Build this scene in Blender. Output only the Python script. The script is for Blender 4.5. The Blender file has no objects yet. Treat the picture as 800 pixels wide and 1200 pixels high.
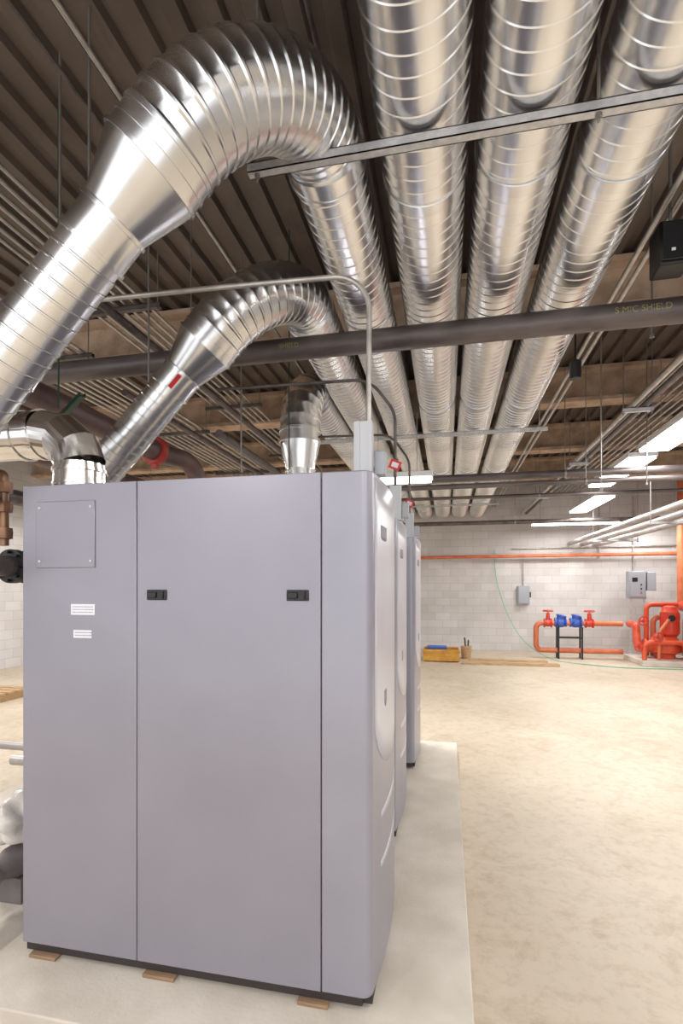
import bpy, math, random
from mathutils import Vector, Matrix
random.seed(4)
scene=bpy.context.scene
col=scene.collection
ZC=1.70
try:
    scene.view_settings.view_transform='Standard'
except Exception: pass

# ---------------------------------------------------------------- materials
def srgb(r,g,b):
    f=lambda c:(c/255/12.92) if c/255<=0.04045 else ((c/255+0.055)/1.055)**2.4
    return (f(r),f(g),f(b),1)
def mat(name,c,rough=.5,metal=0.0,c2=None,scale=8,detail=4,bump=0,bscale=None,rvar=0,emit=0,kind='noise',stretch=None,spec=None,coat=0,bdetail=None):
    m=bpy.data.materials.new(name); m.use_nodes=True
    nt=m.node_tree; N=nt.nodes; L=nt.links; b=N['Principled BSDF']
    b.inputs['Roughness'].default_value=rough; b.inputs['Metallic'].default_value=metal
    b.inputs['Base Color'].default_value=c
    if coat: b.inputs['Coat Weight'].default_value=coat
    if spec is not None: b.inputs['Specular IOR Level'].default_value=spec
    tc=N.new('ShaderNodeTexCoord'); mp=N.new('ShaderNodeMapping'); L.new(tc.outputs['Object'],mp.inputs[0])
    if stretch: mp.inputs['Scale'].default_value=stretch
    if kind=='voronoi':
        t=N.new('ShaderNodeTexVoronoi'); t.inputs['Scale'].default_value=scale
        sep=N.new('ShaderNodeSeparateColor'); L.new(mp.outputs[0],t.inputs['Vector']); L.new(t.outputs['Color'],sep.inputs[0]); out=sep.outputs[0]
    else:
        t=N.new('ShaderNodeTexNoise'); t.inputs['Scale'].default_value=scale; t.inputs['Detail'].default_value=detail
        L.new(mp.outputs[0],t.inputs['Vector']); out=t.outputs['Fac']
    if c2:
        r=N.new('ShaderNodeValToRGB'); r.color_ramp.elements[0].color=c; r.color_ramp.elements[1].color=c2
        if kind!='voronoi':
            r.color_ramp.elements[0].position=.35; r.color_ramp.elements[1].position=.65
        L.new(out,r.inputs[0]); L.new(r.outputs[0],b.inputs['Base Color'])
    if rvar:
        mr=N.new('ShaderNodeMapRange'); mr.inputs['To Min'].default_value=rough-rvar; mr.inputs['To Max'].default_value=rough+rvar
        L.new(out,mr.inputs['Value']); L.new(mr.outputs[0],b.inputs['Roughness'])
    if bump:
        bt=N.new('ShaderNodeTexNoise'); bt.inputs['Scale'].default_value=bscale or scale*4
        bt.inputs['Detail'].default_value=bdetail if bdetail is not None else (5 if bump>.1 else 2)
        L.new(tc.outputs['Object'],bt.inputs['Vector'])
        bp=N.new('ShaderNodeBump'); bp.inputs['Strength'].default_value=bump; bp.inputs['Distance'].default_value=.01
        L.new(bt.outputs['Fac'],bp.inputs['Height']); L.new(bp.outputs[0],b.inputs['Normal'])
    if emit:
        b.inputs['Emission Color'].default_value=c; b.inputs['Emission Strength'].default_value=emit
    return m
M={}
M['galv']=mat('galvanized_spiral',srgb(224,225,227),.25,1,srgb(233,234,235),scale=3,detail=2,bump=.22,bscale=9,bdetail=0)
M['galvflue']=mat('galvanized_flue',srgb(220,221,223),.24,1,srgb(230,231,232),scale=4,detail=2,bump=.08,bscale=9,bdetail=0)
M['stainless']=mat('stainless',srgb(214,212,210),.16,1,srgb(230,228,226),scale=5)
M['strut']=mat('zinc_strut',srgb(190,192,196),.45,.5,srgb(212,212,214),scale=30)
M['conduit']=mat('conduit_zinc',srgb(170,166,162),.35,.6,srgb(197,193,188),scale=10)
M['conduitdark']=mat('conduit_dark',srgb(82,76,74),.5,.5,srgb(110,102,98),scale=10)
M['rod']=mat('threaded_rod',srgb(150,147,144),.4,.7)
M['black']=mat('black_plastic',srgb(22,21,24),.4)
M['blackpipe']=mat('black_steel',srgb(78,70,70),.4,.25,srgb(106,97,96),scale=3,stretch=(1,4,4),rvar=.08)
M['brownpipe']=mat('brown_primed_pipe',srgb(88,68,66),.4,.1,srgb(110,88,84),scale=4)
M['red']=mat('red_paint',srgb(194,52,34),.4,0,srgb(210,72,48),scale=6)
M['coupling']=mat('coupling_red',srgb(160,46,36),.45,0,srgb(180,60,46),scale=6)
M['redorange']=mat('red_orange_paint',srgb(196,64,38),.4,0,srgb(214,90,56),scale=6)
M['orange']=mat('orange_paint',srgb(190,98,64),.4,0,srgb(208,120,82),scale=5)
M['blue']=mat('blue_paint',srgb(60,92,180),.4)
M['green']=mat('green_paint',srgb(26,62,48),.5)
M['hose']=mat('green_hose',srgb(130,180,155),.5)
M['brass']=mat('bronze',srgb(140,106,80),.4,.6,srgb(112,86,70),scale=12)
M['cab']=mat('cabinet_grey',srgb(143,141,152),.34,.3,srgb(148,146,157),scale=2,bump=.04,bscale=350,rvar=.03)
M['cabcover']=mat('cover_grey',srgb(147,146,157),.32,.25,srgb(152,151,162),scale=3,bump=.03,bscale=350)
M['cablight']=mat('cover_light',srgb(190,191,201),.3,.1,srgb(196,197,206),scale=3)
M['darkbase']=mat('base_dark',srgb(48,42,42),.6)
M['wood']=mat('plywood',srgb(124,100,78),.7,0,srgb(152,124,96),scale=6,stretch=(1,8,8))
M['wood2']=mat('lumber',srgb(166,136,100),.7,0,srgb(194,164,126),scale=6,stretch=(1,8,8))
M['paper']=mat('white_label',srgb(222,224,232),.6)
M['ink']=mat('grey_ink',srgb(130,132,145),.6)
M['redtag']=mat('red_tag',srgb(205,40,40),.5)
M['yellowtxt']=mat('yellow_stencil',srgb(146,138,84),.6)
M['bag']=mat('plastic_sheet',srgb(190,184,178),.25,0,srgb(216,211,204),scale=12,bump=.6,bscale=20)
M['greybox']=mat('grey_enclosure',srgb(156,160,168),.4,.1)
M['palebox']=mat('pale_enclosure',srgb(188,190,194),.4,.1)
M['darkgrey']=mat('dark_grey_iron',srgb(104,100,102),.5,.2,srgb(124,118,118),scale=8)
M['white']=mat('white_enamel',srgb(225,225,225),.35)
M['palepipe']=mat('grey_steel_pipe',srgb(150,143,141),.4,.35,srgb(176,168,165),scale=4)
M['tan']=mat('sprayed_beam',srgb(170,144,120),.95,0,srgb(202,176,152),scale=5,bump=.8,bscale=60)
M['deck']=mat('metal_deck',srgb(98,87,80),.45,.3,srgb(112,100,92),scale=3,rvar=.06,bump=.1,bscale=80)
M['pad']=mat('pad_concrete',srgb(190,181,169),.7,0,srgb(210,202,191),scale=3,bump=.25,bscale=60)
M['yellow']=mat('yellow_tub',srgb(206,156,62),.5,0,srgb(180,126,50),scale=8)
M['tube']=mat('lamp_lens',(1,.99,.97,1),.4,emit=9)

def floor_mat():
    m=bpy.data.materials.new('floor_concrete'); m.use_nodes=True
    nt=m.node_tree;N=nt.nodes;L=nt.links;b=N['Principled BSDF']
    tc=N.new('ShaderNodeTexCoord')
    def noise(s,d,r,dist=0):
        n=N.new('ShaderNodeTexNoise'); n.inputs['Scale'].default_value=s; n.inputs['Detail'].default_value=d; n.inputs['Roughness'].default_value=r; n.inputs['Distortion'].default_value=dist
        L.new(tc.outputs['Object'],n.inputs['Vector']); return n
    n1=noise(.7,8,.6,.4); n2=noise(11,10,.74); n3=noise(2.0,9,.76,.8)
    def ramp(n,p0,p1,c0,c1):
        r=N.new('ShaderNodeValToRGB'); r.color_ramp.elements[0].position=p0; r.color_ramp.elements[1].position=p1
        r.color_ramp.elements[0].color=c0; r.color_ramp.elements[1].color=c1; L.new(n.outputs['Fac'],r.inputs[0]); return r
    r1=ramp(n1,.35,.68,srgb(186,172,153),srgb(204,192,174))
    r2=ramp(n2,.38,.52,(.66,.61,.55,1),(1,1,1,1))
    r3=ramp(n3,.40,.49,(.82,.77,.70,1),(1,1,1,1))
    def mul(a,b_,f):
        mx=N.new('ShaderNodeMix'); mx.data_type='RGBA'; mx.blend_type='MULTIPLY'; mx.inputs['Factor'].default_value=f
        L.new(a,mx.inputs['A']); L.new(b_,mx.inputs['B']); return mx.outputs['Result']
    o=mul(r1.outputs[0],r2.outputs[0],.4); o=mul(o,r3.outputs[0],.6); L.new(o,b.inputs['Base Color'])
    mr=N.new('ShaderNodeMapRange'); mr.inputs['To Min'].default_value=.38; mr.inputs['To Max'].default_value=.62
    L.new(n1.outputs['Fac'],mr.inputs['Value']); L.new(mr.outputs[0],b.inputs['Roughness'])
    bp=N.new('ShaderNodeBump'); bp.inputs['Strength'].default_value=.15; bp.inputs['Distance'].default_value=.01
    L.new(n2.outputs['Fac'],bp.inputs['Height']); L.new(bp.outputs[0],b.inputs['Normal'])
    return m
def block_mat(axis):
    m=bpy.data.materials.new('painted_block'); m.use_nodes=True
    nt=m.node_tree;N=nt.nodes;L=nt.links;b=N['Principled BSDF']
    tc=N.new('ShaderNodeTexCoord'); sp=N.new('ShaderNodeSeparateXYZ'); cb=N.new('ShaderNodeCombineXYZ')
    L.new(tc.outputs['Object'],sp.inputs[0]); L.new(sp.outputs[axis],cb.inputs[0]); L.new(sp.outputs[2],cb.inputs[1])
    br=N.new('ShaderNodeTexBrick'); br.inputs['Scale'].default_value=1; br.inputs['Brick Width'].default_value=.4; br.inputs['Row Height'].default_value=.2
    br.inputs['Mortar Size'].default_value=.006; br.inputs['Mortar Smooth'].default_value=.3
    br.inputs['Color1'].default_value=srgb(208,205,204); br.inputs['Color2'].default_value=srgb(197,194,193); br.inputs['Mortar'].default_value=srgb(182,179,179)
    L.new(cb.outputs[0],br.inputs['Vector'])
    ns=N.new('ShaderNodeTexNoise'); ns.inputs['Scale'].default_value=1.3; ns.inputs['Detail'].default_value=5; L.new(tc.outputs['Object'],ns.inputs['Vector'])
    rp=N.new('ShaderNodeValToRGB'); rp.color_ramp.elements[0].position=.35; rp.color_ramp.elements[1].position=.65; rp.color_ramp.elements[0].color=(.88,.87,.86,1); rp.color_ramp.elements[1].color=(1,1,1,1)
    L.new(ns.outputs['Fac'],rp.inputs[0])
    mx=N.new('ShaderNodeMix'); mx.data_type='RGBA'; mx.blend_type='MULTIPLY'; mx.inputs['Factor'].default_value=1
    L.new(br.outputs['Color'],mx.inputs['A']); L.new(rp.outputs[0],mx.inputs['B']); L.new(mx.outputs['Result'],b.inputs['Base Color'])
    bp=N.new('ShaderNodeBump'); bp.invert=True; bp.inputs['Strength'].default_value=.3; bp.inputs['Distance'].default_value=.01
    L.new(br.outputs['Fac'],bp.inputs['Height']); L.new(bp.outputs[0],b.inputs['Normal']); b.inputs['Roughness'].default_value=.8
    return m

# ---------------------------------------------------------------- geometry kit
import bmesh
class G:
    def __init__(s): s.v=[]; s.f=[]
    def add(s,v,f):
        o=len(s.v); s.v+= [tuple(p) for p in v]; s.f+=[tuple(i+o for i in q) for q in f]; return s
    def box(s,c,d,R=None):
        v=[]
        for x in(-.5,.5):
            for y in(-.5,.5):
                for z in(-.5,.5):
                    p=Vector((x*d[0],y*d[1],z*d[2]))
                    if R is not None: p=R@p
                    v.append(p+Vector(c))
        return s.add(v,[(0,1,3,2),(4,6,7,5),(0,4,5,1),(2,3,7,6),(0,2,6,4),(1,5,7,3)])
    def lathe(s,p0,ax,prof,n=24,caps=True):
        ax=Vector(ax).normalized(); a=ax.orthogonal().normalized(); b=ax.cross(a); p0=Vector(p0)
        v=[];f=[]
        for (t,r) in prof:
            for j in range(n):
                th=2*math.pi*j/n; v.append(p0+ax*t+(a*math.cos(th)+b*math.sin(th))*r)
        for i in range(len(prof)-1):
            for j in range(n):
                k=(j+1)%n; f.append((i*n+j,i*n+k,(i+1)*n+k,(i+1)*n+j))
        if caps:
            f.append(tuple(reversed(range(n)))); o=(len(prof)-1)*n; f.append(tuple(range(o,o+n)))
        return s.add(v,f)
    def cyl(s,p0,p1,r0,r1=None,n=16,caps=True):
        p0=Vector(p0);p1=Vector(p1); d=p1-p0
        return s.lathe(p0,d,[(0,r0),(d.length,r0 if r1 is None else r1)],n,caps)
    def tube(s,path,rad,n=16,caps=True):
        P=[Vector(p) for p in path]; m=len(P)
        if not hasattr(rad,'__len__'): rad=[rad]*m
        T=[]
        for i in range(m):
            a=P[max(i-1,0)]; b=P[min(i+1,m-1)]
            t=(b-a); T.append(t.normalized() if t.length>1e-9 else (T[-1] if T else Vector((0,0,1))))
        a=T[0].orthogonal().normalized(); v=[];f=[]
        for i in range(m):
            a=(a-T[i]*a.dot(T[i])).normalized(); b=T[i].cross(a)
            for j in range(n):
                th=2*math.pi*j/n; v.append(P[i]+(a*math.cos(th)+b*math.sin(th))*rad[i])
        for i in range(m-1):
            for j in range(n):
                k=(j+1)%n; f.append((i*n+j,i*n+k,(i+1)*n+k,(i+1)*n+j))
        if caps:
            f.append(tuple(reversed(range(n)))); o=(m-1)*n; f.append(tuple(range(o,o+n)))
        return s.add(v,f)
    def spiral(s,p0,p1,R,pitch,rib=.005,n=40):
        p0=Vector(p0);p1=Vector(p1);ax=(p1-p0);Ln=ax.length;ax.normalize()
        a=ax.orthogonal().normalized(); b=ax.cross(a)
        prof=[(0,rib),(.05,rib),(.10,0),(.90,0),(.95,rib)]
        K=len(prof); turns=int((Ln)/pitch)
        v=[];f=[]
        for t in range(turns):
            for (u,dr) in prof:
                for j in range(n):
                    th=2*math.pi*j/n; y=(t+u+j/n)*pitch
                    y=min(y,Ln)
                    v.append(p0+ax*y+(a*math.cos(th)+b*math.sin(th))*(R+dr))
        rows=turns*K
        for i in range(rows-1):
            for j in range(n-1):
                f.append((i*n+j,i*n+j+1,(i+1)*n+j+1,(i+1)*n+j))
            if i+K+1<rows:
                f.append((i*n+n-1,(i+K)*n,(i+K+1)*n,(i+1)*n+n-1))
        return s.add(v,f)
    def extr(s,poly,z0,z1):
        n=len(poly); v=[(x,y,z0) for x,y in poly]+[(x,y,z1) for x,y in poly]
        f=[(i,(i+1)%n,n+(i+1)%n,n+i) for i in range(n)]+[tuple(reversed(range(n))),tuple(range(n,2*n))]
        return s.add(v,f)
    def obj(s,name,m,parent=None,bevel=0,ang=35,label=None,cat=None,group=None,kind=None,seg=2):
        xs=[p[0] for p in s.v];ys=[p[1] for p in s.v];zs=[p[2] for p in s.v]
        o=Vector(((min(xs)+max(xs))/2,(min(ys)+max(ys))/2,min(zs)))
        me=bpy.data.meshes.new(name); me.from_pydata([(p[0]-o.x,p[1]-o.y,p[2]-o.z) for p in s.v],[],s.f); me.validate(); me.update()
        bm=bmesh.new(); bm.from_mesh(me); bmesh.ops.recalc_face_normals(bm,faces=bm.faces); bm.to_mesh(me); bm.free()
        for p in me.polygons: p.use_smooth=True
        me.set_sharp_from_angle(angle=math.radians(ang))
        ob=bpy.data.objects.new(name,me); col.objects.link(ob); me.materials.append(m)
        if parent is not None:
            ob.parent=parent; ob.location=o-parent.location
        else: ob.location=o
        if bevel:
            md=ob.modifiers.new('bevel','BEVEL'); md.width=bevel; md.segments=seg; md.limit_method='ANGLE'; md.angle_limit=math.radians(40)
        tag(ob,label,cat,group,kind)
        return ob
def tag(ob,label=None,cat=None,group=None,kind=None):
    if label: ob['label']=label
    if cat: ob['category']=cat
    if group: ob['group']=group
    if kind: ob['kind']=kind
def thing(name,loc,label,cat,group=None):
    e=bpy.data.objects.new(name,None); e.location=loc; e.empty_display_size=.1; col.objects.link(e); tag(e,label,cat,group); return e
def copy_thing(e,off):
    n=e.copy(); n.location=e.location+Vector(off); col.objects.link(n)
    def rec(src,dst):
        for c in list(src.children):
            k=c.copy(); col.objects.link(k); k.parent=dst; k.location=c.location.copy(); rec(c,k)
    rec(e,n)
    return n
def W(x,y,zr): return (x,y,zr+ZC)   # height given relative to eye level
def fillet(pts,r,seg=8):
    P=[Vector(p) for p in pts]; out=[P[0]]
    for i in range(1,len(P)-1):
        a=(P[i-1]-P[i]);b=(P[i+1]-P[i]); la,lb=a.length,b.length; a.normalize();b.normalize()
        ang=a.angle(b)
        if ang>math.pi-.02: out.append(P[i]); continue
        t=min(r/math.tan(ang/2),la*.49,lb*.49)
        A=P[i]+a*t;B=P[i]+b*t; rr=t*math.tan(ang/2); C=P[i]+(a+b).normalized()*(rr/math.sin(ang/2))
        u=(A-C);w=(B-C)
        for k in range(seg+1):
            out.append(C+(u.normalized().lerp(w.normalized(),k/seg)).normalized()*rr)
    out.append(P[-1]); return out

# ---------------------------------------------------------------- room
XL,XR,Y0,Y1,ZT=-9.0,8.0,-4.0,14.0,ZC+2.9
G().box(((XL+XR)/2,(Y0+Y1)/2,-.05),(XR-XL,Y1-Y0,.1)).obj('floor',floor_mat(),kind='structure')
G().box(((XL+XR)/2,Y1+.1,ZT/2),(XR-XL+.4,.2,ZT)).obj('wall_back',block_mat(0),kind='structure')
G().box((XL-.1,(Y0+Y1)/2,ZT/2),(.2,Y1-Y0,ZT)).obj('wall_left',block_mat(1),kind='structure')
G().box((XR+.1,(Y0+Y1)/2,ZT/2),(.2,Y1-Y0,ZT)).obj('wall_right',block_mat(1),kind='structure')
g=G(); per=.2; x=XL; prof=[]
while x<XR+.001:
    prof+=[(x,0),(x+.085,0),(x+.105,.045),(x+.18,.045)]; x+=per
n=len(prof)
g.add([(p[0],Y0,ZT+p[1]) for p in prof]+[(p[0],Y1+.2,ZT+p[1]) for p in prof],[(i,i+1,n+i+1,n+i) for i in range(n-1)])
g.add([(XL-.2,Y0,ZT+.08),(XR+.2,Y0,ZT+.08),(XR+.2,Y1+.2,ZT+.08),(XL-.2,Y1+.2,ZT+.08)],[(0,1,2,3)])
g.obj('ceiling',M['deck'],kind='structure',ang=20)
for yb in (4.9,7.2,9.6,12.0):
    g=G(); zt=ZT-.002;h=.46
    poly=[(-.13,0),(.13,0),(.13,.05),(.04,.07),(.04,h-.07),(.13,h-.05),(.13,h),(-.13,h),(-.13,h-.05),(-.04,h-.07),(-.04,.07),(-.13,.05)]
    nn=len(poly)
    v=[(XL,yb+a,zt-h+b) for a,b in poly]+[(XR,yb+a,zt-h+b) for a,b in poly]
    g.add(v,[(i,(i+1)%nn,nn+(i+1)%nn,nn+i) for i in range(nn)]+[tuple(range(nn)),tuple(range(nn,2*nn))])
    g.obj('ceiling_beam',M['tan'],label='tan fireproofed steel beam under the metal deck',cat='beam',group='ceiling beams')

PT=.10
G().box(((-3.4+.1)/2,(1.6+5.3)/2,PT/2),(3.5,3.7,PT)).obj('concrete_pad',M['pad'],bevel=.006,label='raised pale concrete housekeeping pad under the boilers',cat='concrete pad')

# ---------------------------------------------------------------- boiler
FY=1.86; CD=.84; BX0,BX1=-1.81,-.30
zt=ZC+.44; zb=PT+.052
boiler=thing('boiler',Vector((-1.05,FY+CD/2,PT)),'tall grey steel boiler cabinet with rounded end cover','boiler','grey boilers in a row')
B=boiler
G().box(((BX0-.47)/2,FY+CD/2,(zb+zt)/2-.005),(-.47-BX0-.01,CD-.03,zt-zb-.015)).obj('cabinet_core',M['darkbase'],B)
def pan(name,x0,x1,m='cab'):
    return G().box(((x0+x1)/2,FY+.012,(zb+zt)/2),(x1-x0,.024,zt-zb)).obj(name,M[m],B,bevel=.003)
sidep=pan('side_panel',-1.81,-1.2565); doorp=pan('door_panel',-1.2535,-.4705)
G().box(((BX0-.47)/2,FY+CD-.012,(zb+zt)/2),(-.47-BX0,.024,zt-zb)).obj('rear_panel',M['cab'],B,bevel=.004)
G().box((BX0+.012,FY+CD/2,(zb+zt)/2),(.024,CD-.05,zt-zb)).obj('end_panel',M['cab'],B,bevel=.004)
G().box(((BX0-.47)/2,FY+CD/2,zt-.008),(-.47-BX0-.004,CD-.05,.016)).obj('top_panel',M['cab'],B,bevel=.003)
def bulge(y):
    u=(y-(FY+CD/2))/(CD/2); return -.248-.030*u*u
poly=[(-.4675,FY)]
r=.04
for k in range(9):
    a=-math.pi/2+math.pi/2*k/8
    poly.append((bulge(FY+r)-r+r*math.cos(a),FY+r+r*math.sin(a)))
for k in range(1,16):
    y=FY+r+(CD-2*r)*k/16; poly.append((bulge(y),y))
for k in range(9):
    a=math.pi/2*k/8
    poly.append((bulge(FY+r)-r+r*math.cos(a),FY+CD-r+r*math.sin(a)))
poly.append((-.4675,FY+CD))
cov=G().extr(poly,zb,zt).obj('end_cover',M['cabcover'],B,bevel=.005,ang=25)
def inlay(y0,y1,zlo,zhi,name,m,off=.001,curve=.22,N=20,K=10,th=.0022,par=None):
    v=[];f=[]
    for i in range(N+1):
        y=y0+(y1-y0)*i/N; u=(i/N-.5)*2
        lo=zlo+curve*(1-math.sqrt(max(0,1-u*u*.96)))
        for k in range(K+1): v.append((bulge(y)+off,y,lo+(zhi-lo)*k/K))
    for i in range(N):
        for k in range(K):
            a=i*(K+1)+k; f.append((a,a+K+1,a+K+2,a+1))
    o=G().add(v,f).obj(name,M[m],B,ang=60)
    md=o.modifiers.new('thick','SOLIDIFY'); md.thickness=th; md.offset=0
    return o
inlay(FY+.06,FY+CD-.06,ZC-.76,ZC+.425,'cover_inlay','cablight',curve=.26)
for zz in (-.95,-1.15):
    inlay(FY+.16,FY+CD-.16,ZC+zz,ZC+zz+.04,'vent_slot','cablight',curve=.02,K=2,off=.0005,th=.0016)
inlay(FY+.15,FY+.27,ZC+.19,ZC+.25,'emblem','ink',off=.0024,curve=.01,N=6,K=3,th=.001)
inlay(FY+.22,FY+.27,ZC-.50,ZC-.43,'emblem','ink',off=.0024,curve=.03,N=6,K=3,th=.001)
ap=G().box((-1.594,FY-.002,ZC+.225),(.29,.008,.285)).obj('access_panel',M['cab'],B,bevel=.003)
for sx in (-.125,.125):
    for sz in (-.115,.115):
        o=G().lathe((-1.594+sx,FY-.006,ZC+.225+sz),(0,-1,0),[(0,.006),(.003,.006),(.004,.004)],10).obj('screw',M['strut'],B)
for lx in (-1.161,-.561):
    g=G()
    g.box((lx,FY-.003,ZC-.032),(.088,.008,.042))
    g.box((lx-.018,FY-.010,ZC-.032),(.038,.01,.024))
    g.box((lx+.03,FY-.009,ZC-.032),(.006,.008,.032))
    g.obj('latch',M['black'],B,bevel=.003)
for (x0,x1,z0,z1) in ((-1.567,-1.452,-.118,-.072),(-1.555,-1.467,-.216,-.182)):
    G().box(((x0+x1)/2,FY-.0008,ZC+(z0+z1)/2),(x1-x0,.0016,z1-z0)).obj('sticker',M['paper'],B,label='white rectangular printed sticker')
    g=G()
    rows=3 if z1-z0>.04 else 2
    for k in range(rows):
        zz=z1-(z1-z0)*(k+1)/(rows+1); xx=x0+.008
        while xx<x1-.012:
            w=random.uniform(.004,.014); g.box((xx+w/2,FY-.0018,ZC+zz),(w,.0006,.003)); xx+=w+.003
    g.obj('print',M['ink'],B)
g=G(); zf=PT+.0335; hf=.037
g.box(((BX0-.30)/2,FY+.012+.02,zf),(1.49,.04,hf)); g.box(((BX0-.30)/2,FY+CD-.03,zf),(1.49,.04,hf))
g.box((BX0+.06,FY+CD/2,zf),(.06,CD-.1,hf)); g.box((-.34,FY+CD/2,zf),(.13,CD-.06,hf)); g.box((-1.1,FY+CD/2,zf),(.06,CD-.1,hf))
g.obj('base_frame',M['darkbase'],B)
b2=copy_thing(boiler,(-.04,1.30,0)); b3=copy_thing(boiler,(0,2.58,0))
for i,(sx,w) in enumerate(((-1.70,.13),(-1.15,.14),(-.50,.12))):
    G().box((sx,FY+.045,PT+.0075),(w,.12,.015)).obj('wooden_shim',M['wood'],bevel=.002,label='small plywood shim under the boiler base',cat='wood shim',group='boiler shims')

# ---------------------------------------------------------------- ducts
DZ=ZC+2.08
DX=[-.568,-.105,.338,.80]
def duct(x,y0,y1,z=DZ,R=.2,lab='galvanized spiral duct running under the metal deck'):
    e=thing('spiral_duct',Vector((x,(y0+y1)/2,z)),lab,'duct','galvanized spiral ducts')
    G().spiral((x,y0,z),(x,y1,z),R,.08,rib=.004,n=64).obj('duct_tube',M['galv'],e,ang=22)
    yy=math.floor(y0)+1.3+random.random()*.4
    while yy<y1-.5:
        G().lathe((x,yy,z),(0,1,0),[(0,R+.001),(.001,R+.009),(.07,R+.009),(.071,R+.001)],40,caps=False).obj('coupling_band',M['galvflue'],e); yy+=3.0
    return e
R1=.182; DZ1=ZC+2.054
duct(DX[0],2.30,13.98,DZ1,R1)
for x in DX[1:]: duct(x,-1.2,13.98)
duct(-1.003,3.58,13.98,DZ1,R1)
duct(-1.40,5.25,13.98,DZ1,R1)

def elbow_mesh(P,ta,tb,Rb,r,gores=11,rib=.0055):
    P=Vector(P);ta=Vector(ta).normalized();tb=Vector(tb).normalized()
    path=[];rad=[]
    def pt(a): return P+ta*Rb*math.sin(a)+tb*Rb*(1-math.cos(a))
    for i in range(gores+1):
        a=math.pi/2*i/gores
        for (d,rr) in ((-.007,0),(-.004,rib),(.004,rib),(.007,0)):
            aa=min(max(a+d/Rb,0),math.pi/2)
            path.append(pt(aa)); rad.append(r+rr)
    P2=[path[0]];R2=[rad[0]]
    for p,q in zip(path[1:],rad[1:]):
        if (p-P2[-1]).length>1e-5: P2.append(p);R2.append(q)
    return P2,R2,pt(math.pi/2)
def flue(P0,low,gores=11,lab='',r=R1):
    a=Vector((.70,0,.714)).normalized(); b=Vector((0,1,0)); P0=Vector(P0)
    e=thing('flue_pipe',Vector(P0),lab,'flue pipe','galvanized boiler flues')
    pth,rd,en=elbow_mesh(P0,a,b,.600,r,gores=gores)
    G().tube(pth,rd,64,caps=False).obj('gored_elbow',M['galvflue'],e,ang=28)
    g=G(); r0=.12
    g.lathe(P0,-a,[(0,r),(.0,r+.006),(.015,r+.006),(.016,r),(.055,r),(.056,r+.006),(.066,r+.006),(.067,r),(.105,r),(.106,r+.009),(.12,r+.009),(.121,r),(.33,r0+.003),(.331,r0+.012),(.345,r0+.012),(.346,r0+.004),(.46,r0+.004),(.461,r0+.011),(.475,r0+.011),(.476,r0)],64,caps=False)
    g.obj('reducer_cone',M['galvflue'],e,ang=20)
    s=P0-a*.47
    G().spiral(s-a*low,s,r0,.06,rib=.004,n=48).obj('straight_flue',M['galv'],e,ang=22)
    G().lathe(en-b*.02,b,[(0,r),(0,r+.013),(.03,r+.013),(.031,r+.008),(.1,r+.008),(.101,r+.013),(.12,r+.013),(.121,r)],40,caps=False).obj('coupling_band',M['galvflue'],e,ang=20)
    return e
flue((-.985,1.67,ZC+1.615),1.3,17,'shiny galvanized flue with reducer and large gored elbow')
f2=flue((-1.42,2.95,ZC+1.615),1.0,15,'galvanized flue with reducer and gored elbow over the boiler')
a_=Vector((.70,0,.714)).normalized()
c_=Vector((-1.42,2.95,ZC+1.615))-a_*.40
Rm=Matrix.Rotation(-math.pi/4,3,'Y')
G().box(c_+Vector((.06,-.132,-.06)),(.10,.003,.03),Rm).obj('red_label',M['redtag'],f2)
RY=4.72
e=thing('flue_pipe',Vector((-1.40,RY,ZC+.44)),'galvanized vertical flue with reducer turning into the duct','flue pipe','galvanized boiler flues')
P0=Vector((-1.40,RY,ZC+1.524))
pth,rd,end=elbow_mesh(P0,(0,0,1),(0,1,0),.53,.195,gores=9)
G().tube(pth,rd,48,caps=False).obj('gored_elbow',M['galv'],e,ang=28)
G().lathe(P0,(0,0,-1),[(0,.195),(0,.204),(.02,.204),(.021,.195),(.10,.195),(.101,.204),(.12,.204),(.121,.195),(.38,.14),(.381,.15),(.40,.15),(.401,.14)],48,caps=False).obj('reducer_cone',M['galv'],e,ang=20)
G().spiral((-1.40,RY,ZC+.46),(-1.40,RY,ZC+1.15),.14,.07,n=32).obj('straight_flue',M['galv'],e,ang=22)

# ---------------------------------------------------------------- trapeze struts
def strut_mesh(g,x0,x1,y,z,w=.041,h=.041):
    t=.004
    g.box(((x0+x1)/2,y,z+t/2),(x1-x0,w,t)); g.box(((x0+x1)/2,y-w/2+t/2,z+h/2),(x1-x0,t,h)); g.box(((x0+x1)/2,y+w/2-t/2,z+h/2),(x1-x0,t,h))
    g.box(((x0+x1)/2,y-w/2+.006,z+h-.002),(x1-x0,.012,t)); g.box(((x0+x1)/2,y+w/2-.006,z+h-.002),(x1-x0,.012,t))
def trapeze(x0,x1,y,z,rods,lab='galvanized strut channel hung on threaded rods under the ducts',m='strut',w=.041):
    e=thing('strut_channel',Vector(((x0+x1)/2,y,z)),lab,'strut channel','trapeze strut hangers')
    g=G(); strut_mesh(g,x0,x1,y,z,w,w); g.obj('channel',M[m],e)
    for rx in rods:
        g=G(); g.cyl((rx,y,z-.03),(rx,y,ZT-.001),.006,n=8); g.lathe((rx,y,z-.014),(0,0,1),[(0,.013),(.013,.013)],6); g.lathe((rx,y,z+w),(0,0,1),[(0,.013),(.013,.013)],6)
        g.obj('threaded_rod',M['rod'],e)
zs=DZ-.2-.012-.041
trapeze(-.86,1.6,2.10,zs,(-.82,.575,1.08),w=.041)
for yy in (6.2,9.0,11.6): trapeze(-1.67,1.15,yy,zs-.003,(-1.64,1.06))

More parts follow.
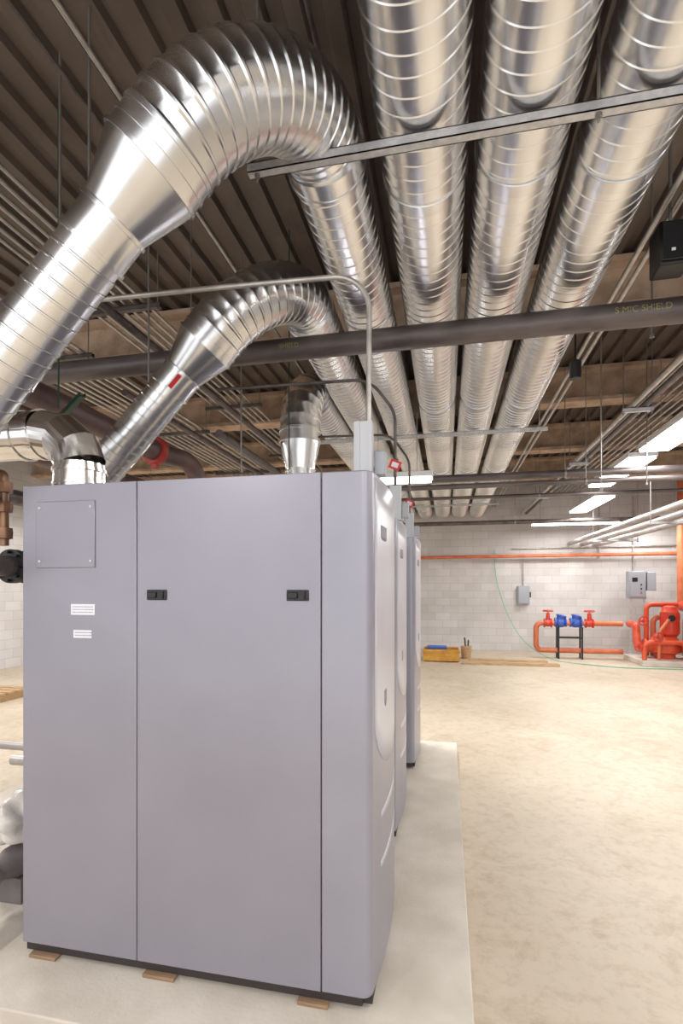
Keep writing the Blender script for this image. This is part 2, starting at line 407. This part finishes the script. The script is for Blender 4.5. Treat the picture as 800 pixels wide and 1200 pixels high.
# ---------------------------------------------------------------- sprinkler mains
def text_on_pipe(s,x0,y,z,r,size,base_ang,parent,m):
    cu=bpy.data.curves.new('t','FONT'); cu.body=s; cu.size=size
    o=bpy.data.objects.new('t',cu); col.objects.link(o)
    dg=bpy.context.evaluated_depsgraph_get(); me=bpy.data.meshes.new_from_object(o.evaluated_get(dg))
    g=G(); v=[]
    for q in me.vertices:
        a=base_ang+q.co.y/r; v.append((x0+q.co.x,y-(r+.0015)*math.cos(a),z+(r+.0015)*math.sin(a)))
    g.add(v,[tuple(p.vertices) for p in me.polygons]); bpy.data.objects.remove(o)
    g.obj('stencil_lettering',m,parent)
main=thing('sprinkler_main',Vector((-1,3.5,ZC+1.70)),'thick dark steel sprinkler pipe crossing under the ducts','pipe')
py_,pz=3.5,ZC+1.73
G().cyl((-4.2,py_,pz),(4.5,py_,pz),.078,n=32).obj('pipe',M['blackpipe'],main)
for xx in (-1.9,1.75):
    g=G(); g.lathe((xx-.015,py_,pz),(1,0,0),[(0,.079),(0,.085),(.03,.085),(.03,.079)],28,caps=False); g.cyl((xx,py_,pz+.08),(xx,py_,ZT),.006,n=8)
    g.obj('clevis_hanger',M['rod'],main)
text_on_pipe('S MIC SHIELD',1.03,py_,pz,.078,.055,-.25,main,M['yellowtxt'])
text_on_pipe('SHIELD',-1.17,py_,pz,.078,.045,-.3,main,M['yellowtxt'])
def pipe(name,pts,r,m,lab,cat='pipe',group=None,fr=.1,n=14):
    return G().tube(fillet(pts,fr) if len(pts)>2 else pts,r,n).obj(name,M[m],label=lab,cat=cat,group=group)
def hungpipe(y,z,x0,x1,r,m,lab,hx):
    e=thing('sprinkler_pipe',Vector(W((x0+x1)/2,y,z)),lab,'pipe')
    G().cyl(W(x0,y,z),W(x1,y,z),r,n=16).obj('pipe',M[m],e)
    for xx in hx:
        g=G(); g.lathe(W(xx-.012,y,z),(1,0,0),[(0,r),(0,r+.006),(.024,r+.006),(.024,r)],16,caps=False); g.cyl(W(xx,y,z+r),(xx,y,ZT),.005,n=6); g.obj('clevis_hanger',M['rod'],e)
hungpipe(6.95,1.47,-3,6,.05,'blackpipe','dark steel sprinkler branch crossing the room',(1.5,4.2))
hungpipe(6.75,1.32,-3,6,.035,'blackpipe','thin dark steel sprinkler branch crossing the room',(1.7,4.4))
hungpipe(11,1.36,-3,7,.045,'conduitdark','dark steel pipe crossing near the block wall',(1.4,4.4))
hungpipe(9.35,1.62,-3,6,.03,'blackpipe','thin dark steel sprinkler branch crossing the room',(1.6,4.3))

# ---------------------------------------------------------------- conduits
def run(x,z,y0,y1,r,m,lab,group=None,cat='conduit',name='electrical_conduit'):
    return G().cyl(W(x,y0,z),W(x,y1,z),r,n=12).obj(name,M[m],label=lab,cat=cat,group=group)
lc='thin galvanized conduit in a rack under the deck'
for i in range(7): run(-2.55-.09*i,2.46,-.5,13.98,.014,'conduit',lc,'conduit rack')
for i in range(9): run(-3.4-.1*i,2.25,1,13.98,.016,'conduit',lc,'second conduit rack')
for yy in (1.6,3.9,6.3,8.8):
    trapeze(-3.2,-2.4,yy,ZC+2.40,(-3.17,-2.43),'dark strut carrying the conduit rack','conduitdark')
    trapeze(-4.4,-3.3,yy+.3,ZC+2.19,(-4.35,-3.35),'dark strut carrying the conduit rack','conduitdark')
run(-1.63,2.5,-.5,13.98,.014,'conduit','single galvanized conduit under the deck')
run(-1.9,2.6,-.5,13.98,.012,'conduitdark','single dark conduit under the deck')
run(-.62,2.65,-.5,13.98,.013,'conduitdark','single dark conduit above the ducts')
run(-2.3,1.93,2.9,13.98,.032,'blackpipe','black steel pipe running along the room',cat='pipe',name='steel_pipe')
run(-2.75,1.70,3.9,13.98,.03,'blackpipe','black steel pipe running along the room',cat='pipe',name='steel_pipe')
run(-2.1,1.45,4.4,13.98,.04,'blackpipe','black steel pipe running along the room',cat='pipe',name='steel_pipe')
for i in range(2):
    pipe('electrical_conduit',[W(1.2+.07*i,13.98,2.15),W(1.2+.07*i,3.0,2.15),W(1.38+.07*i,2.4,2.45),W(1.6+.07*i,2.35,2.9)],.017,'conduit','pair of bent galvanized conduits beside the ducts','conduit','bent conduits',fr=.2)
for i in range(2): run(1.95+.12*i,1.95,2.0,13.98,.03,'blackpipe' if i else 'conduit','conduit on hangers beside the ducts','hung conduits')
for i in range(9): run(2.35+.11*i,2.38,1.5,13.98,.017,'conduit','thin galvanized conduit under the deck','overhead conduits')
for i in range(3): run(3.1+.3*i,1.12-.03*i,3.6,13.88,.055,'palepipe','grey steel pipe hung below the deck','grey hung pipes',cat='pipe',name='hung_pipe')
for yy in (5.9,8.3,11.3):
    trapeze(2.98,3.85,yy,ZC+.94,(2.99,3.83),'galvanized strut carrying grey pipes')
    trapeze(1.85,2.15,yy,ZC+1.875,(1.86,2.14),'short galvanized strut carrying conduits')
for (x,y,z0) in ((-2.05,2.35,1.3),(-2.0,3.1,1.1),(-1.75,4.1,1.0),(1.5,5.4,.95),(1.45,4.0,1.8),(-2.85,2.1,1.2),(2.3,6.5,1.2),(-1.75,2.2,1.5)):
    g=G(); g.cyl(W(x,y,z0),(x,y,ZT-.001),.007,n=8); g.lathe(W(x,y,z0),(0,0,1),[(0,.016),(.02,.016)],6)
    g.obj('threaded_rod',M['rod'],label='threaded hanger rod dropping from the deck',cat='threaded rod',group='hanger rods')

def flex(pts,r,name,lab,m='conduit',fr=.12):
    base=fillet(pts,fr,10)
    out=[];rad=[];step=r*.45;k=0
    for a,b in zip(base[:-1],base[1:]):
        L=(b-a).length; n=max(1,int(L/step))
        for i in range(n):
            out.append(a.lerp(b,i/n)); rad.append(r*(1.12 if k%2 else .92)); k+=1
    return G().tube(out,rad,10).obj(name,M[m],label=lab,cat='conduit',ang=80)
flex([W(-.31,2.02,.66),W(-.31,2.04,1.285),W(-1.0,2.06,1.325),W(-2.1,2.1,1.38)],.0105,'flexible_conduit','ribbed galvanized flexible conduit arching to the boiler post',fr=.16)
flex([W(-.33,3.3,.67),W(-.33,3.3,1.15),W(-.5,3.3,1.38),W(-1.6,3.3,1.40)],.010,'flexible_conduit','dark flexible conduit dropping to the boiler','conduitdark',fr=.22)
flex([W(-.33,4.6,.67),W(-.33,4.6,1.15),W(-.5,4.6,1.40),W(-1.19,4.6,1.42)],.010,'flexible_conduit','dark flexible conduit dropping to the boiler','conduitdark',fr=.22)
for k,(dy) in enumerate((0,1.3,2.58)):
    e=thing('conduit_stand',Vector((-.32,2.02+dy,zt)),'pale metal box post with junction box on the boiler','strut post','boiler strut posts')
    g=G(); t=.004;h=.23
    cx,cy=-.33,2.02+dy
    g.box((cx,cy,zt+h/2),(.075,.04,h)); g.box((cx,cy,zt+.003),(.11,.08,.006)); g.box((cx-.02,cy-.022,zt+h/2),(.012,.006,h)); g.box((cx+.03,cy-.022,zt+h/2),(.012,.006,h))
    g.obj('post',M['palebox'],e)
    G().box((cx+.062,cy+.05,zt+.07),(.045,.05,.1)).obj('junction_box',M['greybox'],e,bevel=.004)
for (x,y,z) in ((-.33,3.2865,.80),(-.33,4.5865,.76)):
    e=thing('warning_tag',Vector(W(x,y,z)),'small red bordered white tag hanging on conduit','tag','hanging tags')
    Rm=Matrix.Rotation(.4,3,'Y')
    G().box(W(x,y,z),(.075,.002,.06),Rm).obj('tag_border',M['redtag'],e); G().box(W(x,y-.002,z),(.045,.002,.032),Rm).obj('tag_paper',M['paper'],e)

# ---------------------------------------------------------------- left side piping
e=thing('intake_pipe',Vector((-1.74,2.12,zt)),'polished stainless intake pipe with angular segmented elbow on the boiler','intake pipe')
IX=-1.735; IR=.116
G().lathe((IX,2.12,zt),(0,0,1),[(0,IR+.014),(.012,IR+.014),(.013,IR),(.045,IR),(.046,IR+.005),(.056,IR+.005),(.057,IR),(.11,IR),(.111,IR+.008),(.125,IR+.008),(.126,IR),(.15,IR)],40).obj('vertical_pipe',M['stainless'],e,ang=20)
pp=[]
for i in range(4):
    a=math.pi/2*i/3; pp.append(Vector((IX-.2*(1-math.cos(a)),2.12,zt+.15+.16*math.sin(a))))
G().tube(pp,IR,40,caps=False).obj('segmented_elbow',M['stainless'],e,ang=8)
G().lathe(pp[-1],(-1,0,0),[(0,IR),(.0,IR+.007),(.02,IR+.007),(.021,IR),(.1,IR),(.101,IR+.007),(.12,IR+.007),(.121,IR),(.5,IR)],40).obj('horizontal_pipe',M['stainless'],e,ang=20)
e=thing('supply_main',Vector(W(-2.42,3,1.17)),'maroon primed steel pipe with red grooved coupling','pipe')
G().tube(fillet([W(-2.45,.9,1.17),W(-2.45,4.0,1.17),W(-2.3,4.35,1.17),W(-2.3,4.35,-1.6)],.2),.085,24).obj('pipe',M['brownpipe'],e)
g=G()
g.lathe(W(-2.45,3.85,1.17),(0,1,0),[(0,.086),(.001,.11),(.02,.122),(.06,.122),(.08,.11),(.081,.086)],28,caps=False)
g.obj('grooved_coupling',M['coupling'],e,label='red grooved coupling')
for dz in (.13,-.13): G().box(W(-2.45,3.89,1.17+dz),(.05,.05,.04)).obj('coupling_bolt_pad',M['coupling'],e)
e=thing('return_main',Vector(W(-2.75,3,.95)),'maroon primed steel return pipe beside the supply pipe','pipe')
G().tube(fillet([W(-2.85,.9,.95),W(-2.85,4.6,.95),W(-2.85,4.6,-1.6)],.2),.08,24).obj('pipe',M['brownpipe'],e)
e=thing('header_pipe',Vector(W(-3.2,4,.75)),'dark steel header pipe turning down to the floor','pipe')
G().tube(fillet([W(-3.3,.9,.7),W(-3.3,5.2,.7),W(-3.3,5.2,-1.6)],.2),.06,20).obj('pipe',M['blackpipe'],e)
e=thing('bronze_riser',Vector(W(-1.98,1.95,.2)),'bronze riser with unions and small valve beside the boiler','pipe')
g=G(); g.cyl(W(-1.98,1.93,.19),W(-1.98,1.93,.49),.02,n=14)
for z in (.22,.34,.43): g.lathe(W(-1.98,1.93,z),(0,0,1),[(0,.022),(.002,.034),(.03,.036),(.05,.034),(.052,.022)],8 if z>.3 else 14)
g.tube(fillet([W(-1.98,1.93,.48),W(-1.98,1.93,.52),W(-2.4,1.93,.52)],.03),.02,12)
g.tube([W(-1.95,1.93,.37),W(-2.25,1.93,.37)],.018,12)
g.obj('riser',M['brass'],e)
g=G(); g.lathe(W(-1.98,1.90,.40),(0,-1,0),[(0,.012),(.03,.012),(.031,.03),(.038,.03)],14); g.obj('valve_handle',M['black'],e)
e=thing('butterfly_valve',Vector(W(-2.06,2.25,.1)),'black butterfly valve with flanges on dark pipe','valve')
g=G(); VX=-2.04
for dy in (0,.09,.18): g.lathe(W(VX,2.02+dy,.10),(0,1,0),[(0,.06),(.001,.082),(.035,.082),(.036,.06)],24)
for k in range(8):
    a=k*math.pi/4; g.cyl(W(VX+.068*math.cos(a),2.0,.10+.068*math.sin(a)),W(VX+.068*math.cos(a),2.26,.10+.068*math.sin(a)),.008,n=6)
g.obj('valve_body',M['black'],e,ang=30)
G().tube(fillet([W(VX,1.5,.10),W(VX,2.75,.10),W(VX,2.8,-1.598)],.15),.05,18).obj('pipe',M['blackpipe'],e)
e=thing('circulator_pump',Vector((-2.1,2.3,PT)),'grey inline circulator pump with flanges on the pad','pump')
g=G(); g.lathe((-2.16,2.0,PT+.20),(0,1,0),[(0,.045),(0,.07),(.025,.07),(.026,.045),(.1,.055),(.15,.08),(.3,.08),(.36,.055),(.43,.045),(.431,.07),(.455,.07),(.456,.045)],24)
g.box((-2.16,2.22,PT+.065),(.13,.16,.13)); g.obj('pump_body',M['darkgrey'],e,ang=30)
G().lathe((-2.16,1.96,PT+.20),(0,1,0),[(0,.045),(0,.073),(.01,.073),(.011,.045)],24).obj('flange_gasket',M['red'],e)
G().tube([(-2.16,1.66,PT+.20),(-2.16,1.97,PT+.20)],.042,18).obj('pipe',M['darkgrey'],e)
G().tube(fillet([(-2.9,2.62,.72),(-2.1,2.62,.72),(-2.1,2.62,PT)],.08),.025,18).obj('wrapped_pipe',M['palepipe'],label='pale wrapped pipe bending down to the pad',cat='pipe')
G().tube(fillet([(-2.9,2.9,.52),(-2.25,2.9,.52),(-2.25,2.9,PT)],.08),.035,18).obj('drain_pipe',M['conduit'],label='grey drain pipe bending down to the pad',cat='pipe')
bmm=bmesh.new(); bmesh.ops.create_icosphere(bmm,subdivisions=4,radius=.11)
for v in bmm.verts:
    n=math.sin(v.co.x*37+v.co.z*21)*.014+math.sin(v.co.y*51+v.co.x*13)*.012+math.sin(v.co.z*63)*.010+math.sin(v.co.z*110+v.co.x*70)*.005
    v.co+=v.normal*n; v.co.z*=1.1
g=G(); g.add([(v.co.x-2.17,v.co.y+2.2,v.co.z+PT+.40) for v in bmm.verts],[tuple(v.index for v in f.verts) for f in bmm.faces]); bmm.free()
g.obj('plastic_bag',M['bag'],label='crumpled clear plastic sheet resting on the grey pump',cat='plastic bag')
e=G()
for k in range(5): e.box((-6.9,6.0+k*.16,.13),(1.1,.11,.022))
for k in (-.45,0,.45): e.box((-6.9+k,6.32,.06),(.09,.8,.12))
e.obj('wooden_pallet',M['wood2'],label='small wooden pallet on the concrete floor',cat='pallet')
g=G(); ox=-.3
g.box((-3.6+ox,4.3,.5),(.04,.3,1.0)); g.box((-3.45+ox,4.3,.98),(.34,.3,.04)); g.box((-3.3+ox,4.3,.5),(.04,.3,1.0)); g.box((-3.45+ox,4.3,.4),(.3,.28,.03))
g.obj('wooden_stand',M['wood'],label='narrow rough plywood stand on the floor',cat='work stand')
for a,b_ in ((W(-2.0,2.9,.98),W(-1.74,2.75,1.03)),(W(-1.35,3.9,.72),W(-.95,3.9,.74))):
    d=(Vector(b_)-Vector(a))
    ang=math.atan2(d.z,math.hypot(d.x,d.y))
    Rm=Matrix.Rotation(math.atan2(d.y,d.x),3,'Z')@Matrix.Rotation(-ang,3,'Y')
    c=(Vector(a)+Vector(b_))/2
    if a[1]<3: c=c+Vector((-.33,-.2,.08))
    g=G(); g.box(c,(d.length,.03,.006),Rm); g.box(c+Rm@Vector((0,.015,.012)),(d.length,.004,.024),Rm); g.box(c+Rm@Vector((0,-.015,.012)),(d.length,.004,.024),Rm)
    g.cyl((c.x-.1,c.y,c.z),(c.x-.1,c.y,ZT),.005,n=6)
    g.obj('green_strut',M['green'],label='short green painted strut channel on a rod',cat='strut channel',group='green strut pieces')

# ---------------------------------------------------------------- far wall equipment
pipe('orange_pipe',[W(-.9,13.8,.8),W(7.95,13.8,.84)],.045,'orange','orange sprinkler pipe along the block wall')
pipe('orange_pipe',[W(5.45,13.3,-.4),W(5.45,13.3,2.9)],.09,'orange','thick vertical orange fire riser',n=20)
pipe('electrical_conduit',[W(1.7,13.95,1.02),W(7.5,13.95,1.05)],.02,'conduit','thin conduit along the block wall','conduit')
for xx in (3.83,4.63): pipe('electrical_conduit',[W(xx,13.97,.75 if xx<4 else .2),W(xx,13.97,2.3)],.018,'conduit','vertical conduit on the block wall','conduit','wall conduits')
e=thing('electrical_disconnect',Vector((1.98,13.93,ZC-.45)),'grey electrical disconnect box on the block wall','electrical box')
G().box((1.98,13.93,ZC-.21),(.3,.13,.48)).obj('enclosure',M['greybox'],e,bevel=.01)
G().box((1.98,13.855,ZC-.21),(.25,.02,.42)).obj('door',M['greybox'],e,bevel=.005)
G().box((2.15,13.9,ZC-.2),(.03,.05,.14)).obj('switch_handle',M['black'],e)
G().cyl((1.98,13.95,ZC+.03),(1.98,13.95,ZC+.74),.015,n=8).obj('conduit_stub',M['conduit'],e)
FYY=12.8
e=thing('backflow_assembly',Vector((2.8,FYY,0)),'orange backflow loop with blue valves on a black stand','backflow preventer')
G().tube(fillet([(4.02,FYY,.19),(2.11,FYY,.19),(2.11,FYY,.84),(4.02,FYY,.84)],.14),.06,18).obj('pipe_loop',M['orange'],e)
for xb in (2.66,3.0):
    g=G(); g.lathe((xb-.13,FYY,.86),(1,0,0),[(0,.07),(.001,.11),(.03,.11),(.031,.08),(.08,.12),(.18,.12),(.23,.08),(.231,.11),(.26,.11),(.261,.07)],20)
    g.lathe((xb,FYY,.93),(.25,0,1),[(0,.09),(.07,.1),(.071,.12),(.1,.12),(.12,.05)],16); g.obj('check_valve',M['blue'],e,ang=30)
for xb in (2.38,3.3):
    g=G(); g.lathe((xb-.09,FYY,.84),(1,0,0),[(0,.07),(.001,.11),(.025,.11),(.026,.075),(.09,.09),(.155,.075),(.156,.11),(.18,.11),(.181,.07)],20)
    g.cyl((xb,FYY,.9),(xb,FYY,1.08),.055,.04,n=14)
    g.cyl((xb,FYY,1.08),(xb,FYY,1.16),.012,n=8)
    g.lathe((xb,FYY,1.11),(0,0,1),[(0,.11),(.02,.125),(.04,.11)],20,caps=False); g.box((xb,FYY,1.13),(.22,.02,.02)); g.box((xb,FYY,1.13),(.02,.22,.02))
    g.obj('gate_valve',M['red'],e,ang=30)
g=G()
for xb in (2.6,3.12):
    for yy in (-.1,.1): g.box((xb,FYY+yy,.37),(.035,.035,.74))
    g.box((xb,FYY,.74),(.04,.26,.03))
g.box((2.86,FYY-.1,.5),(.52,.03,.03)); g.box((2.86,FYY+.1,.5),(.52,.03,.03)); g.obj('stand',M['black'],e)
e=thing('fire_pump',Vector((4.8,12.4,0)),'red fire pump with valves and piping on concrete base','fire pump')
RO=M['redorange']
G().box((4.95,12.4,.06),(1.7,1.2,.12)).obj('pump_base',M['pad'],e,bevel=.01)
g=G(); g.lathe((4.75,12.4,.12),(0,0,1),[(0,.2),(.1,.21),(.14,.3),(.34,.32),(.46,.24),(.48,.2)],28)
g.lathe((4.32,12.4,.36),(1,0,0),[(0,.12),(0,.18),(.04,.18),(.041,.11),(.22,.13)],20); g.lathe((4.98,12.4,.36),(1,0,0),[(0,.13),(.17,.11),(.171,.18),(.21,.18),(.211,.12)],20)
g.obj('pump_casing',RO,e,ang=30)
g=G(); g.lathe((4.85,12.4,.6),(0,0,1),[(0,.14),(.05,.17),(.06,.18),(.55,.18),(.56,.17),(.66,.14),(.69,.06)],24)
for k in range(16):
    a=k*math.pi/8; g.box((4.85+.18*math.cos(a),12.4+.18*math.sin(a),.9),(.02,.01,.46),Matrix.Rotation(a,3,'Z'))
g.obj('pump_motor',M['red'],e,ang=30)
G().tube(fillet([(5.1,12.4,.36),(5.42,12.4,.36),(5.42,12.4,1.25),(5.42,12.95,1.25),(5.42,13.15,1.25)],.16),.12,18).obj('discharge_pipe',M['red'],e)
G().tube(fillet([(4.38,12.4,.36),(4.2,12.4,.36),(4.2,12.5,.84),(4.2,12.9,.84)],.1),.08,18).obj('suction_pipe',RO,e)
G().tube(fillet([(4.2,12.0,.13),(4.2,12.0,.5),(5.0,12.0,.5),(5.0,12.0,.13)],.12),.05,14).obj('bypass_pipe',RO,e)
G().tube(fillet([(4.5,12.75,.13),(4.5,12.75,1.3),(5.15,12.75,1.3)],.12),.055,14).obj('relief_pipe',RO,e)
G().tube(fillet([(4.66,12.8,.13),(4.66,12.8,1.0),(5.2,12.8,1.0)],.12),.06,14).obj('test_header_pipe',M['orange'],e)
G().tube(fillet([(5.05,12.1,.13),(5.05,12.1,1.1),(5.4,12.1,1.1),(5.4,12.1,.13)],.12),.065,14).obj('header_pipe',M['orange'],e)
G().tube(fillet([(4.5,12.05,.13),(4.55,12.1,.75),(4.8,12.2,1.05)],.1),.035,12).obj('gauge_line',M['orange'],e)
G().lathe((4.8,12.2,1.02),(0,-1,0),[(0,.02),(.01,.07),(.05,.07),(.052,.02)],18).obj('pressure_gauge',M['black'],e)
G().lathe((5.2,12.1,1.15),(0,0,1),[(0,.09),(.03,.13),(.18,.13),(.24,.05)],18).obj('valve_bonnet',M['red'],e)
for (xx,zz,yy) in ((4.25,.95,12.2),(4.45,.62,11.95),(5.3,.8,11.95),(5.0,.45,11.88),(4.1,.4,12.0),(5.15,1.0,11.95)):
    g=G(); g.lathe((xx,yy,zz),(0,-1,0),[(0,.08),(.015,.11),(.03,.08)],18,caps=False); g.box((xx,yy-.012,zz),(.18,.015,.02)); g.box((xx,yy-.012,zz),(.02,.015,.18)); g.cyl((xx,yy,zz),(xx,yy+.18,zz),.035,n=10)
    g.obj('handwheel',M['red'],e)
e=thing('pump_controller',Vector((4.42,13.4,1.3)),'grey pump controller cabinet mounted on steel legs','control box')
G().box((4.5,13.4,1.76),(.38,.22,.66)).obj('enclosure',M['greybox'],e,bevel=.012)
G().box((4.5,13.285,1.76),(.32,.012,.58)).obj('door',M['greybox'],e,bevel=.004)
G().box((4.44,13.276,1.88),(.12,.006,.1)).obj('display',M['black'],e)
for k in range(3): G().lathe((4.58,13.279,1.76-.1*k),(0,-1,0),[(0,.018),(.015,.018)],12).obj('push_button',M['red'] if k==2 else M['black'],e)
G().box((4.82,13.4,1.84),(.2,.16,.44)).obj('side_enclosure',M['greybox'],e,bevel=.01)
g=G(); g.box((4.4,13.42,.73),(.04,.04,1.46)); g.box((4.7,13.42,.73),(.04,.04,1.46)); g.box((4.55,13.42,1.44),(.4,.04,.04)); g.obj('support_leg',M['strut'],e)
e=thing('yellow_crate',Vector((-.12,11.9,0)),'yellow and wooden crate of supplies on the floor','crate')
g=G(); cx,cy=-.12,11.9
g.box((cx,cy-.28,.15),(.8,.03,.26)); g.box((cx,cy+.28,.15),(.8,.03,.26)); g.box((cx-.39,cy,.15),(.03,.56,.26)); g.box((cx+.39,cy,.15),(.03,.56,.26)); g.box((cx,cy,.03),(.8,.56,.03)); g.box((cx,cy-.3,.24),(.84,.02,.05))
g.obj('crate_body',M['yellow'],e,bevel=.004)
G().box((cx-.1,cy,.3),(.45,.3,.06)).obj('blue_bundle',M['blue'],e,bevel=.015)
e=thing('bucket',Vector((.46,12.3,0)),'small cardboard tub with tools beside the crate','bucket')
G().lathe((.46,12.3,0.0),(0,0,1),[(0,.11),(.3,.13),(.3,.12)],20).obj('tub',M['wood2'],e)
for p0,p1 in (((.44,12.3,.28),(.42,12.3,.5)),((.50,12.3,.28),(.51,12.32,.44))): G().cyl(p0,p1,.018,n=8).obj('tool',M['darkbase'],e)
for k in range(2):
    G().box((1.35,11.45+.45*k,.03),(2.0-.3*k,.18,.06)).obj('lumber_plank',M['wood2'],bevel=.004,label='long wooden plank lying on the concrete floor',cat='plank',group='planks on the floor')
def cr(P,n=8):
    P=[Vector(p) for p in P]; P=[P[0]]+P+[P[-1]]; out=[]
    for i in range(1,len(P)-2):
        for k in range(n):
            t=k/n; a,b,c,d=P[i-1],P[i],P[i+1],P[i+2]
            out.append(.5*((2*b)+(c-a)*t+(2*a-5*b+4*c-d)*t*t+(3*b-a-3*c+d)*t**3))
    out.append(P[-2]); return out
pts=[(1.25,13.95,ZC+1.0),(1.3,13.9,1.9),(1.55,13.6,1.0),(1.9,13.2,.35),(2.4,12.4,.03),(3.0,11.8,.014),(3.7,11.5,.014),(4.6,11.5,.014),(5.6,11.6,.014)]
G().tube(cr(pts),.012,8).obj('garden_hose',M['hose'],label='thin green hose hanging down the wall onto the floor',cat='hose')
G().tube(cr([(.22,1.2,.006),(.32,1.7,.006),(.5,1.95,.006),(.9,1.85,.006),(1.3,1.9,.006)]),.005,8).obj('wire',M['rod'],label='thin wire loop lying on the concrete floor',cat='wire')

# ---------------------------------------------------------------- small ceiling devices
e=thing('wall_speaker',Vector(W(1.27,3.2,1.9)),'black box speaker hanging from a bracket','speaker')
sx=1.255; sz=1.93
G().box(W(sx,3.2,sz),(.17,.16,.25)).obj('speaker_box',M['black'],e,bevel=.012)
G().box(W(sx-.02,3.107,sz-.05),(.02,.004,.015)).obj('sticker',M['paper'],e)
G().box(W(sx,3.112,sz),(.15,.008,.21)).obj('speaker_grille',M['black'],e,bevel=.004)
G().cyl(W(sx,3.2,sz+.12),W(sx,3.2,2.898),.01,n=8).obj('bracket_rod',M['rod'],e)
e=thing('pendant_device',Vector(W(1.12,4.6,1.8)),'small black device hanging beside the ducts','pendant device')
g=G(); g.lathe(W(1.09,4.66,1.80),(0,0,1),[(0,.045),(.05,.05),(.14,.05),(.16,.03)],16); g.cyl(W(1.09,4.66,1.94),W(1.09,4.66,2.89),.008,n=8); g.obj('body',M['black'],e)

# ---------------------------------------------------------------- light fixtures
PW=.58
def strip(x,y,zr,along='y',L=1.25,power=90,wd=.16,hk=.4):
    e=thing('strip_light',Vector(W(x,y,zr)),'white fluorescent strip light hung from the deck','strip light','fluorescent strip lights')
    s=lambda a,b,c:(b,a,c) if along=='y' else (a,b,c)
    G().box(W(x,y,zr+.04),s(L,wd,.06)).obj('housing',M['white'],e,bevel=.006)
    G().box(W(x,y,zr-.005),s(L-.04,wd-.03,.03)).obj('lens',M['tube'],e,bevel=.008)
    for k in (-hk,hk):
        dx,dy=(0,k*L) if along=='y' else (k*L,0)
        G().cyl(W(x+dx,y+dy,zr+.07),(x+dx,y+dy,ZT-.001),.004,n=6).obj('hanger_chain',M['rod'],e)
    ld=bpy.data.lights.new('lamp','AREA'); ld.shape='RECTANGLE'; ld.energy=power*PW; ld.color=(1,.97,.93)
    ld.size=wd-.04 if along=='y' else L; ld.size_y=L if along=='y' else wd-.04
    lo=bpy.data.objects.new('lamp',ld); lo.location=(0,0,-.03); lo.parent=e; col.objects.link(lo)
strip(2.515,5.75,1.70,L=2.3,power=80,wd=.36)
strip(2.515,8.2,1.70,L=1.95,power=75,wd=.36)
strip(2.735,10.55,1.60,L=1.9,power=80,wd=.36)
strip(2.515,1.6,1.75,L=1.9,power=70,wd=.32)
strip(4.6,8.3,1.72,'y',L=1.9,wd=.32,power=75); strip(4.9,12.8,1.6,'y'); strip(4.6,5.65,1.75,'y',wd=.32,L=1.9,power=70); strip(4.6,2.0,1.75,'y',power=70)
strip(2.95,12.7,1.50,'x',L=1.9,wd=.36,power=90)
strip(-.55,5.75,1.22,'x',L=.8,power=130,wd=.26,hk=.2775)
for y in (1.0,4.2,8.15,10.6): strip(-4.9,y,1.7,'y',power=150)
strip(-7.2,5,1.7); strip(-7.2,9,1.7)
for (x,y) in ((-2.2,-1.6),(0.2,-2.2),(2.2,-1.4)): strip(x,y,1.75,'y',power=110)

# ---------------------------------------------------------------- world + camera
w=bpy.data.worlds.new('world'); scene.world=w; w.use_nodes=True
w.node_tree.nodes['Background'].inputs[0].default_value=(.99,.99,1,1); w.node_tree.nodes['Background'].inputs[1].default_value=1.7
cd=bpy.data.cameras.new('camera'); cam=bpy.data.objects.new('camera',cd); col.objects.link(cam); scene.camera=cam
cd.sensor_fit='VERTICAL'; cd.sensor_height=36; cd.sensor_width=24; cd.lens=36*588/1200; cd.clip_start=.02
cam.location=(0,0,ZC); yaw=math.atan(123/588)
cam.rotation_euler=(math.pi/2,0,yaw)
cd.shift_y=88/1200
